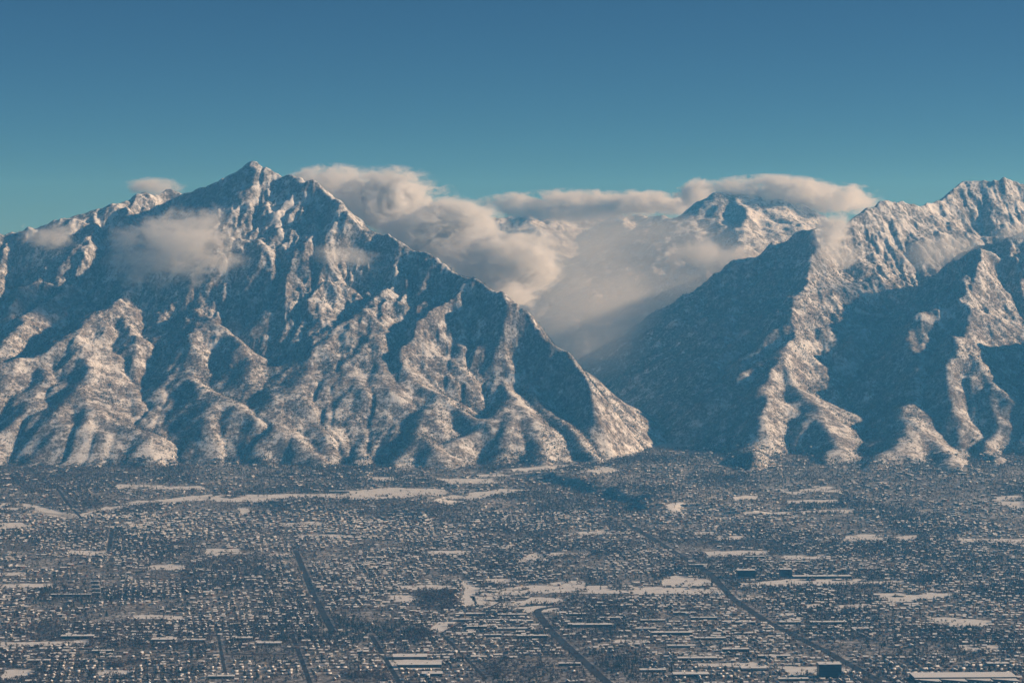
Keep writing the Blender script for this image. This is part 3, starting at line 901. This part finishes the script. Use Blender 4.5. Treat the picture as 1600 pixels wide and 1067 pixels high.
# the bench and the canyon mouth: looser plots
for _ in range(6200):
    y = rs.uniform(8100, 10350); x = rs.uniform(-0.275, 0.275) * y
    lots.append((x, y, rs.choice((-1, 1))))
lots = np.array(lots)
hz_ = HF[2]
def mount_h(x, y):
    i = np.clip(((y - 9250) / 6.5).astype(int), 0, hz_.shape[0] - 1); j = np.clip(((x + 4300) / 6.5).astype(int), 0, hz_.shape[1] - 1)
    return np.where(y < 9260, -99, hz_[i, j])
x, y = lots[:, 0], lots[:, 1]
oc = OCC[cell(x, y)]
ok = (oc == 0) & (np.abs(x) < 0.272 * y) & (y > 5230) & (mount_h(x, y) < gz(x, y) + 20 + 34 * fbm(x, y, 320, 3, 640)) & (rs.rand(len(x)) < 0.86 - 0.75 * ss(0.15, 0.6, fbm(x, y, 240, 3, 650)))
order = np.argsort(y + 0.02 * np.abs(x))
order = order[ok[order]]
taken = np.zeros_like(OCC); LH = []
for i in order:
    ci, cj = int((y[i] - CY0) / CS), int((x[i] - CX0) / CS)
    if taken[ci - 1:ci + 2, cj - 1:cj + 2].any(): continue
    taken[ci - 1:ci + 2, cj - 1:cj + 2] = 1
    LH.append(i)
LH = np.array(LH)
OCC[(taken > 0) & (OCC == 0)] = 5
hx, hy, hs = x[LH], y[LH], lots[LH, 2]
nH = len(LH)
hw = rs.uniform(11, 19, nH); hd = rs.uniform(8.5, 12, nH); hh = np.where(rs.rand(nH) < 0.35, 5.6, 3.2); hr = rs.uniform(1.8, 3.4, nH)
big_ = ss(0.25, 0.5, fbm(hx, hy, 380, 3, 670)) * (rs.rand(nH) < 0.6)
hw = hw * (0.82 + 0.5 * big_); hd = hd * (0.84 + 0.38 * big_)
hrot = ROT + np.where(rs.rand(nH) < 0.4, math.pi / 2, 0) + rs.normal(0, 0.06, nH) + ss(7300, 8600, hy) * rs.uniform(-1.2, 1.2, nH)
hwall = rs.choice(5, nH, p=[0.3, 0.22, 0.2, 0.13, 0.15])
hbare = rs.rand(nH) < 0.16
hz0 = np.maximum(gz(hx, hy), mount_h(hx, hy)) - 0.3
# those in the picture, nearest first
tanb = 1600 / 2 / FPX
vis_h = (np.abs(hx) < tanb * hy * 0.997) & (hy > gpt(800, 1063)[1])
near = np.nonzero(vis_h)[0][np.argsort(hy[vis_h])][:296]
isn = np.zeros(nH, dtype=bool); isn[near] = True

def place_phrase(px, py):
    """Where a thing stands, told by landmarks one can find in the picture."""
    marks = [(1297, 1050, 'the dark office block'), (1500, 1055, 'the stepped white warehouse'), (655, 1040, 'the long school wing'),
             (925, 1045, 'the bending dark road'), (607, 1040, 'the narrow bottom centre street'), (480, 1050, 'the narrow bottom left street'),
             (25, 1054, 'the bottom left corner field'), (180, 1051, 'the small bottom left field'), (1370, 1062, 'the foot of the diagonal avenue'),
             (1080, 1055, 'the wide flat store'), (345, 1058, 'the lower left brick building'), (780, 1055, 'the bottom centre grove'), (1180, 1046, 'the pale flat hall'), (1240,1062,'the brick flat building')]
    d, nm, mx, my = min(((abs(px - mx) + 2 * abs(py - my)), nm, mx, my) for mx, my, nm in marks)
    side = 'right of' if px > mx else 'left of'
    near_ = 'close ' if d < 30 else ('just ' if d < 60 else 'well ')
    return near_ + side + ' ' + nm.replace('the ', '', 0)
def proj(x, y, z):
    c, s_ = math.cos(PITCH), math.sin(PITCH)
    dz = z - CAMZ
    dep = y * c - dz * s_; up = y * s_ + dz * c
    return 800 + FPX * x / dep, 533.5 - FPX * up / dep

# one of each kind with its parts, then copies
KINDS = []
for wi, (wn, wmt) in enumerate(WALLS):
    for tall in (0, 1):
        for bare in (0, 1):
            w_, d_, h_, r_h = (14.5, 9.5, 3.2, 2.3) if not tall else (13.0, 10.0, 5.7, 2.9)
            wv, wq, wtri, rv, rq = house_parts(w_, d_, h_, r_h)
            wall = mesh_np('house_wall', wv, np.array(wq), [wmt], faces3=np.array(wtri))
            roof = mesh_np('house_roof', rv, np.array(rq), [ROOFBARE if bare else ROOFSNOW])
            m = MB(); m.box(w_ * 0.2, w_ * 0.2 + 1.1, 1.0, 2.0, h_ + r_h * 0.4, h_ + r_h + 1.3); ch = m.data('chimney', BRICKWALL)
            m = MB(); m.box(w_ * 0.30, w_ * 0.30 + 1.1, -d_ / 2 - 0.06, -d_ / 2 - 0.003, 0.2, 2.3, True); dr = m.data('house_door', DARKWALL)
            KINDS.append((wi, tall, bare, wall, roof, ch, dr))
protos = {}
def make_house(kind):
    wi, tall, bare, wall, roof, ch, dr = kind
    e = link('house', None)
    link('wall', wall, e); rf = link('roof', roof, e); link('chimney', ch, rf); link('door', dr, e)
    return e
def copy_thing(src):
    c = src.copy(); COL.objects.link(c)
    for p in list(src.children):
        q = p.copy(); COL.objects.link(q); q.parent = c
        for g in list(p.children):
            h = g.copy(); COL.objects.link(h); h.parent = q
    return c
for i in near:
    key = (int(hwall[i]), int(hh[i] > 4), int(hbare[i]))
    if key not in protos:
        o = protos[key] = make_house([k for k in KINDS if k[:3] == key][0])
    else:
        o = copy_thing(protos[key])
    o.location = (hx[i], hy[i], hz0[i]); o.rotation_euler = (0, 0, hrot[i])
    o.scale = (hw[i] / 15.0, hd[i] / 10.0, 1)
    lab = '%s %s house, %s roof, %s' % ('tall' if key[1] else 'low', WALLS[key[0]][0], 'bare shingle' if key[2] else 'snowy', place_phrase(*proj(hx[i], hy[i], hz0[i] + 3)))
    tag(o, lab, 'house', lab)
# all the others as one mass
sel = np.nonzero(~isn)[0]
wv, wq, wtri, rv, rq = house_parts(1, 1, 1, 1, 0.05)
n = len(sel); cr, sr = np.cos(hrot[sel])[:, None], np.sin(hrot[sel])[:, None]
def inst(v, ridge):
    X_ = v[None, :, 0] * hw[sel][:, None]; Y_ = v[None, :, 1] * hd[sel][:, None]
    zz = np.minimum(v[None, :, 2], 1.0) * hh[sel][:, None] + np.maximum(v[None, :, 2] - 1.0, 0) * hr[sel][:, None]
    return np.stack([X_ * cr - Y_ * sr + hx[sel][:, None], X_ * sr + Y_ * cr + hy[sel][:, None], zz + hz0[sel][:, None]], -1).reshape(-1, 3)
def tile(f, nv):
    f = np.array(f)
    return (f[None] + (np.arange(n) * nv)[:, None, None]).reshape(-1, f.shape[1])
rv6 = rv[6:].copy()
W_ = inst(wv, 0); R_ = inst(rv6 * [1, 1, 1], 1)
co = np.concatenate([W_, R_ + [0, 0, 0.15]])
q4 = np.concatenate([tile(wq, 10), tile([(0, 1, 2, 3), (3, 2, 4, 5)], 6) + len(W_)])
q3 = tile(wtri, 10)
mi4 = np.concatenate([np.repeat(hwall[sel], 2), np.where(np.repeat(hbare[sel], 2), 6, 5)])
mi = np.concatenate([mi4, np.repeat(hwall[sel], 6)])
o = link('distant_houses', mesh_np('distant_houses', co, q4, [w[1] for w in WALLS] + [ROOFSNOW, ROOFBARE], mat_index=mi, faces3=q3))
tag(o, 'thousands of small snow roofed suburban houses spread over the valley floor', 'houses', kind='stuff')

# ------------------------------------------------------------------ trees
def leaf_mat(name, c1, c2):
    return flat_mat(name, c1, c2, 0.12)
TWIG = leaf_mat('bare_twigs', (0.065, 0.053, 0.052), (0.125, 0.10, 0.098))
TWIG2 = leaf_mat('grey_twigs', (0.06, 0.052, 0.05), (0.11, 0.10, 0.095))
NEEDLE = leaf_mat('conifer_needles', (0.02, 0.032, 0.026), (0.05, 0.065, 0.05))
BARK = leaf_mat('bark', (0.05, 0.04, 0.035), (0.09, 0.07, 0.06))

def crown(kind, ntri, rng, size):
    """Loose crown of small leaf-sized triangles, unit height 1, unit radius ~0.45."""
    v = []
    clumps = [(rng.normal(0, 0.2), rng.normal(0, 0.2), rng.uniform(0.42, 0.9)) for _ in range(7)]
    for k in range(ntri):
        if kind == 'conifer':
            h = rng.rand() ** 1.5; r = 0.24 * (1 - h) + 0.02; a = rng.uniform(0, 6.28)
            c = np.array([r * math.cos(a) * rng.uniform(0.4, 1), r * math.sin(a) * rng.uniform(0.4, 1), 0.1 + 0.85 * h])
        else:
            cx, cy, cz = clumps[rng.randint(7)]
            c = np.array([cx, cy, cz]) + rng.normal(0, 0.11, 3)
            c[2] = np.clip(c[2], 0.28, 1.0)
        d1 = rng.normal(0, 1, 3); d1 /= np.linalg.norm(d1); d2 = rng.normal(0, 1, 3); d2 -= d1 * d1.dot(d2); d2 /= np.linalg.norm(d2)
        s1 = size * rng.uniform(0.7, 1.3)
        v += [c - d1 * s1, c + d1 * s1, c + d2 * s1 * 1.2]
    return np.array(v)

def tree_trunk(conifer, rng):
    v = []; f = []
    def tube(p0, p1, r0, r1):
        p0 = np.array(p0); p1 = np.array(p1); d = (p1 - p0) / np.linalg.norm(p1 - p0)
        a = np.cross(d, [0.3, 0.9, 0.1]); a /= np.linalg.norm(a); b = np.cross(d, a); base = len(v)
        for k in range(5):
            t = k * 2 * math.pi / 5
            v.append(p0 + r0 * (a * math.cos(t) + b * math.sin(t))); v.append(p1 + r1 * (a * math.cos(t) + b * math.sin(t)))
        for k in range(5):
            q = (k + 1) % 5
            f.append((base + 2 * k, base + 2 * q, base + 2 * q + 1, base + 2 * k + 1))
    if conifer:
        tube((0, 0, 0), (0, 0, 0.95), 0.025, 0.005)
    else:
        tube((0, 0, 0), (0.01, 0, 0.4), 0.03, 0.02)
        for k in range(6):
            a = k * 1.05 + rng.rand()
            tube((0.01, 0, 0.3 + 0.03 * k), (0.3 * math.cos(a), 0.3 * math.sin(a), rng.uniform(0.65, 0.95)), 0.014, 0.004)
    return np.array(v), np.array(f)

# where they stand: gardens, street verges, woods
NT_ = 86000
ty = 5220 + (10420 - 5220) * rs.rand(NT_ * 3) ** 0.92
tx = rs.uniform(-0.273, 0.273, NT_ * 3) * ty
oc = OCC[cell(tx, ty)]
dens = 0.30 + 0.9 * ss(-0.35, 0.6, fbm(tx, ty, 330, 4, 700)) + 0.25 * ss(8300, 9500, ty)
keep = ((oc == 0) & (rs.rand(len(tx)) < dens * 0.62)) | ((oc == 4) & (rs.rand(len(tx)) < 0.30 + 0.5 * ss(-0.2, 0.4, fbm(tx, ty, 90, 3, 660)))) | ((oc == 2) & (rs.rand(len(tx)) < 0.03)) | ((oc == 5) & (rs.rand(len(tx)) < 0.12))
keep &= mount_h(tx, ty) < gz(tx, ty) + 24 + 34 * fbm(tx, ty, 300, 3, 640)
tx, ty = tx[keep], ty[keep]
# avenues lined with trees
ex, ey = [], []
for pts, w, lab in AVENUES[:6]:
    P = np.array([gpt(*p)[:2] for p in pts]); seg = np.r_[0, np.cumsum(np.hypot(*np.diff(P, axis=0).T))]
    tt = np.arange(0, seg[-1], 11) ; tt = tt + rs.uniform(-4, 4, len(tt))
    x_ = np.interp(tt, seg, P[:, 0]); y_ = np.interp(tt, seg, P[:, 1])
    for sg in (-1, 1):
        m_ = rs.rand(len(tt)) < 0.4
        ex.append((x_ + sg * (w / 2 + 10) + rs.uniform(-2, 2, len(tt)))[m_]); ey.append(y_[m_])
# extra dense woods
for poly in WOODS:
    P = [gpt(*p)[:2] for p in poly]
    bx = [p[0] for p in P]; by = [p[1] for p in P]
    k = int((max(bx) - min(bx)) * (max(by) - min(by)) / 260)
    xx = rs.uniform(min(bx), max(bx), k); yy = rs.uniform(min(by), max(by), k)
    m_ = inside(P, xx + 22 * fbm(xx, yy, 60, 3, 310), yy + 40 * fbm(xx, yy, 60, 3, 314)) & (OCC[cell(xx, yy)] == 4)
    ex.append(xx[m_]); ey.append(yy[m_])
tx = np.concatenate([tx] + ex); ty = np.concatenate([ty] + ey)
m_ = (np.abs(tx) < 0.275 * ty) & (ty > 5215)
tx, ty = tx[m_], ty[m_]
nT = len(tx)
tz = np.maximum(gz(tx, ty), mount_h(tx, ty)) - 0.3
con_f = fbm(tx, ty, 500, 3, 720)
tk = np.where(rs.rand(nT) < 0.22 + 0.15 * con_f, 2, np.where(rs.rand(nT) < 0.5, 0, 1))
th = np.where(tk == 2, rs.uniform(8, 17, nT), rs.uniform(6, 13.5, nT))
inw = OCC[cell(tx, ty)] == 4
tk = np.where(inw & (rs.rand(nT) < 0.9), 0, tk)
th = np.where(inw, th * 1.05, th)
tr = rs.uniform(0, 6.28, nT)
vis_t = (np.abs(tx) < tanb * ty * 0.997) & (ty > gpt(800, 1064)[1])
score = th / ty
cand = np.nonzero(vis_t)[0]
nearT = cand[np.argsort(-score[cand])][:290]
isnT = np.zeros(nT, dtype=bool); isnT[nearT] = True
NAMES = {0: ('bare_tree', 'brown bare', TWIG), 1: ('bare_tree', 'grey bare', TWIG2), 2: ('conifer_tree', 'dark evergreen', NEEDLE)}
rng = np.random.RandomState(5)
tp = {}
for i in nearT:
    k = (int(tk[i]), int(rs.randint(3)))
    nm, adj, mt = NAMES[k[0]]
    if k not in tp:
        e = link(nm, None)
        cv = crown('conifer' if k[0] == 2 else 'bare', 170, rng, 0.055)
        link('crown', mesh_np('tree_crown', cv, None, [mt], faces3=np.arange(len(cv)).reshape(-1, 3)), e)
        v_, f_ = tree_trunk(k[0] == 2, rng)
        link('trunk', mesh_np('tree_trunk', v_, f_, [BARK]), e)
        tp[k] = e
    else:
        e = copy_thing(tp[k])
    e.location = (tx[i], ty[i], tz[i]); e.rotation_euler = (0, 0, tr[i]); e.scale = (th[i],) * 3
    px_, py_ = proj(tx[i], ty[i], tz[i] + 4)
    lab = '%s tree %s, %s' % (adj, 'on the lowest blocks' if py_ > 1040 else 'further off', place_phrase(px_, py_))
    tag(e, lab, 'tree', lab)
co = []; nm3 = []
for kind in (0, 1, 2):
    for var in range(4):
        m_ = (tk == kind) & ~isnT & ((np.arange(nT) % 4) == var)
        for far in (0, 1):
            mm = m_ & ((ty > 7200) == bool(far))
            ids = np.nonzero(mm)[0]
            cv = crown('conifer' if kind == 2 else 'bare', 14 if far else 26, rng, 0.17 if far else 0.13)
            if kind != 2:
                pass
            c_, s_ = np.cos(tr[ids])[:, None], np.sin(tr[ids])[:, None]
            h_ = th[ids][:, None]
            X_ = (cv[None, :, 0] * c_ - cv[None, :, 1] * s_) * h_ + tx[ids][:, None]
            Y_ = (cv[None, :, 0] * s_ + cv[None, :, 1] * c_) * h_ + ty[ids][:, None]
            Z_ = cv[None, :, 2] * h_ + tz[ids][:, None]
            co.append(np.stack([X_, Y_, Z_], -1).reshape(-1, 3)); nm3.append(np.full(len(ids) * len(cv) // 3, kind))
co = np.concatenate(co)
o = link('distant_trees', mesh_np('distant_trees', co, None, [TWIG, TWIG2, NEEDLE], mat_index=np.concatenate(nm3), faces3=np.arange(len(co)).reshape(-1, 3)))
tag(o, 'countless bare and evergreen garden trees filling the suburbs', 'trees', kind='stuff')
print('houses', nH, 'trees', nT)

# brush and conifers on the slopes
def slope_trees():
    n = 420000
    x = rs.uniform(-0.262, 0.262, n); y = 9350 + 4600 * rs.rand(n) ** 1.15
    x = x * y
    X0, Y0, H0 = HF
    i = ((y - 9250) / 6.5).astype(int); j = ((x + 4300) / 6.5).astype(int)
    h = H0[i, j]
    gx = (H0[i, j + 1] - H0[i, j - 1]) / 13.0; gy = (H0[np.clip(i + 1, 0, H0.shape[0] - 1), j] - H0[i - 1, j]) / 13.0
    north = ss(0.0, 0.6, gx)                       # slopes that fall to the left
    patch = fbm(x, y, 260, 4, 800)
    top = 1 - ss(900, 1280, h)
    gully = ss(0.0, 4.0, (H0[np.clip(i + 6, 0, H0.shape[0] - 1), j] + H0[i - 6, j] + H0[i, np.clip(j + 6, 0, H0.shape[1] - 1)] + H0[i, j - 6]) / 4 - h)
    p = (0.10 + 0.55 * north + 0.35 * gully + 0.35 * patch) * top
    k = (h > gz(x, y) + 4) & (rs.rand(n) < p) & (gy > -0.5)
    x, y, h, north = x[k], y[k], h[k], north[k]
    kind = np.where(rs.rand(len(x)) < 0.25 + 0.6 * north, 1, 0)
    s_ = np.where(kind == 1, rs.uniform(7, 15, len(x)), rs.uniform(4, 8, len(x)))
    co = []; mi = []
    for kd in (0, 1):
        for var in range(3):
            ids = np.nonzero((kind == kd) & (np.arange(len(x)) % 3 == var))[0]
            cv = crown('conifer' if kd else 'bare', 7, rng, 0.24)
            if not kd: cv = cv * [1.5, 1.5, 0.9]
            a = rs.uniform(0, 6.28, len(ids)); c_, q_ = np.cos(a)[:, None], np.sin(a)[:, None]
            hh_ = s_[ids][:, None]
            co.append(np.stack([(cv[None, :, 0] * c_ - cv[None, :, 1] * q_) * hh_ + x[ids][:, None], (cv[None, :, 0] * q_ + cv[None, :, 1] * c_) * hh_ + y[ids][:, None], cv[None, :, 2] * hh_ + h[ids][:, None] - 0.8], -1).reshape(-1, 3))
            mi.append(np.full(len(ids) * 7, kd))
    co = np.concatenate(co)
    print('slope trees', len(x))
    o = link('slope_trees', mesh_np('slope_trees', co, None, [TWIG, NEEDLE], mat_index=np.concatenate(mi), faces3=np.arange(len(co)).reshape(-1, 3)))
    tag(o, 'brush and conifers dotted over the snowy mountain slopes', 'trees', kind='stuff')
slope_trees()

# ------------------------------------------------------------------ clouds
def cloud_material():
    t = NT('cloud_vapour')
    tc = t.n('ShaderNodeTexCoord')
    ob = tc.outputs['Object']
    ln = t.n('ShaderNodeVectorMath', operation='LENGTH'); t.l(ob, ln.inputs[0])
    geo = t.n('ShaderNodeNewGeometry')
    wp = geo.outputs['Position']
    n1 = t.noise(t.vmul(wp, (0.75, 0.6, 1.2)), 1 / 270.0, 7, 0.68, 0.6)
    oi = t.n('ShaderNodeObjectInfo')
    n2 = t.noise(t.vmul(wp, (0.7, 0.6, 1.15)), 1 / 75.0, 5, 0.7, 1.2)
    n1 = t.math('ADD', t.math('MULTIPLY', n1, 0.58), t.math('MULTIPLY', n2, 0.42))
    sc = t.n('ShaderNodeSeparateColor'); t.l(oi.outputs['Color'], sc.inputs[0])
    f = t.math('SUBTRACT', 1.0, ln.outputs['Value'])
    f = t.math('ADD', t.math('MULTIPLY', f, 2.1), t.math('MULTIPLY', t.math('SUBTRACT', n1, sc.outputs[1]), t.math('MULTIPLY', sc.outputs[2], 10.0)))
    edge = t.mapr(ln.outputs['Value'], 0.75, 1.0, 1.0, 0.0)
    d = t.math('MULTIPLY', t.mapr(f, 0.0, 1.0, 0, 1), edge)
    d = t.math('MULTIPLY', d, t.math('MULTIPLY', sc.outputs[0], 0.032))
    v = t.n('ShaderNodeVolumePrincipled')
    v.inputs['Color'].default_value = (0.994, 0.994, 0.994, 1)
    v.inputs['Anisotropy'].default_value = 0.1
    t.l(d, v.inputs['Density'])
    t.l(v.outputs[0], t.out.inputs['Volume'])
    return t.m
CLOUD = cloud_material()
bm_ = None
import bmesh
bm_ = bmesh.new(); bmesh.ops.create_icosphere(bm_, subdivisions=3, radius=1.0)
CLM = bpy.data.meshes.new('cloud'); bm_.to_mesh(CLM); bm_.free(); CLM.materials.append(CLOUD)
CLOUDS = [
 # px, py, Y, rx px, ry px, depth m, density, label
 (520, 292, 12750, 85, 34, 260, 0.8, 'white cloud streaming off the right shoulder of the pyramid peak'),
 (610, 322, 12500, 100, 58, 300, 1.0, 'bright cloud bank behind the ridge right of the pyramid peak'),
 (690, 372, 12150, 105, 66, 300, 1.0, 'bright cloud pouring over the ridge between the peak and the canyon'),
 (785, 410, 11850, 95, 70, 280, 1.0, 'bulging bright cloud at the mouth of the misty canyon'),
 (800, 462, 11650, 55, 26, 200, 0.5, 'small ragged cloud hanging on the lower ridge over the canyon'),
 (890, 470, 13000, 150, 110, 500, 0.035, 'grey mauve mist filling the canyon'),
 (1010, 400, 14200, 210, 66, 600, 0.02, 'broad veil of mist in front of the distant peaks'),
  (930, 520, 12750, 130, 100, 450, 0.04, 'thin mist sinking into the dark canyon'),
 (960, 372, 16000, 190, 46, 500, 0.028, 'hazy cloud dimming the left end of the distant range'),
 (945, 560, 12300, 80, 60, 300, 0.035, 'lowest shred of mist between the canyon walls'),
 (1030, 480, 13300, 130, 70, 400, 0.03, 'mist bank against the far wall of the canyon'),
 (1130, 398, 13900, 110, 34, 300, 0.15, 'long low cloud below the distant right peak'),
 (900, 322, 17500, 150, 26, 400, 0.6, 'flat white cloud lying along the distant skyline'),
 (1010, 318, 17300, 90, 22, 350, 0.6, 'thin white cloud on the distant skyline left of the puff'),
 (1085, 302, 16900, 38, 28, 250, 0.9, 'round puff left of the distant dark summit'),
 (1200, 298, 16600, 105, 24, 350, 0.7, 'cap cloud over the distant dark summit'),
 (1290, 312, 16700, 90, 26, 350, 0.5, 'ragged cloud right of the distant dark summit'),
 (285, 398, 11600, 115, 80, 260, 0.30, 'soft cream cloud hanging in front of the pyramid peak'),
 (75, 368, 12150, 58, 24, 220, 0.3, 'faint puff over the far left ridge'),
 (540, 398, 11450, 58, 24, 180, 0.2, 'small faint puff on the shaded face right of the peak'),
 (1303, 368, 12500, 36, 36, 170, 0.8, 'small square puff on the right massif'),
 (1320, 400, 12400, 50, 26, 200, 0.12, 'thin wisp under the puff on the right massif'),
 (240, 292, 13200, 50, 16, 200, 0.4, 'pale wisp behind the jagged left crest'),
 (1480, 400, 12300, 70, 34, 250, 0.08, 'faint mist on the upper slope of the right massif'),
 (1590, 368, 12200, 50, 22, 200, 0.12, 'faint mist at the right edge over the shaded ridge'),
]
for px, py, Y_, rx, ry, dep, den, lab in CLOUDS:
    x_, y_, z_ = pt(px, py, Y_)
    k = Y_ / FPX
    o = link('cloud', CLM, None, (x_, y_, z_))
    o.scale = (rx * k * 1.15, dep, ry * k * 1.15)
    o.color = (den, (0.50 if den < 0.09 else 0.59) if den < 0.3 else (0.535 if rx > 80 else 0.56), (0.4 if den < 0.09 else 0.8) if den < 0.3 else (1.0 if rx > 80 else 0.9), 1)
    tag(o, lab, 'cloud', 'clouds around the peaks')

# ------------------------------------------------------------------ haze
def haze():
    t = NT('haze_air')
    v = t.n('ShaderNodeVolumePrincipled')
    v.inputs['Color'].default_value = (0.09, 0.43, 0.86, 1)
    v.inputs['Absorption Color'].default_value = (1, 1, 1, 1)
    v.inputs['Density'].default_value = 5.0e-5
    v.inputs['Anisotropy'].default_value = 0.1
    t.l(v.outputs[0], t.out.inputs['Volume'])
    lo = (-9000, -1500, -60); hi = (11000, 24000, 1750)
    c = np.array([[x, y, z] for z in (lo[2], hi[2]) for y in (lo[1], hi[1]) for x in (lo[0], hi[0])])
    f = np.array([[0, 2, 3, 1], [4, 5, 7, 6], [0, 1, 5, 4], [1, 3, 7, 5], [3, 2, 6, 7], [2, 0, 4, 6]])
    tag(link('haze', mesh_np('haze', c, f, [t.m])), 'thin blue winter haze filling the valley air', 'haze', kind='stuff')
haze()
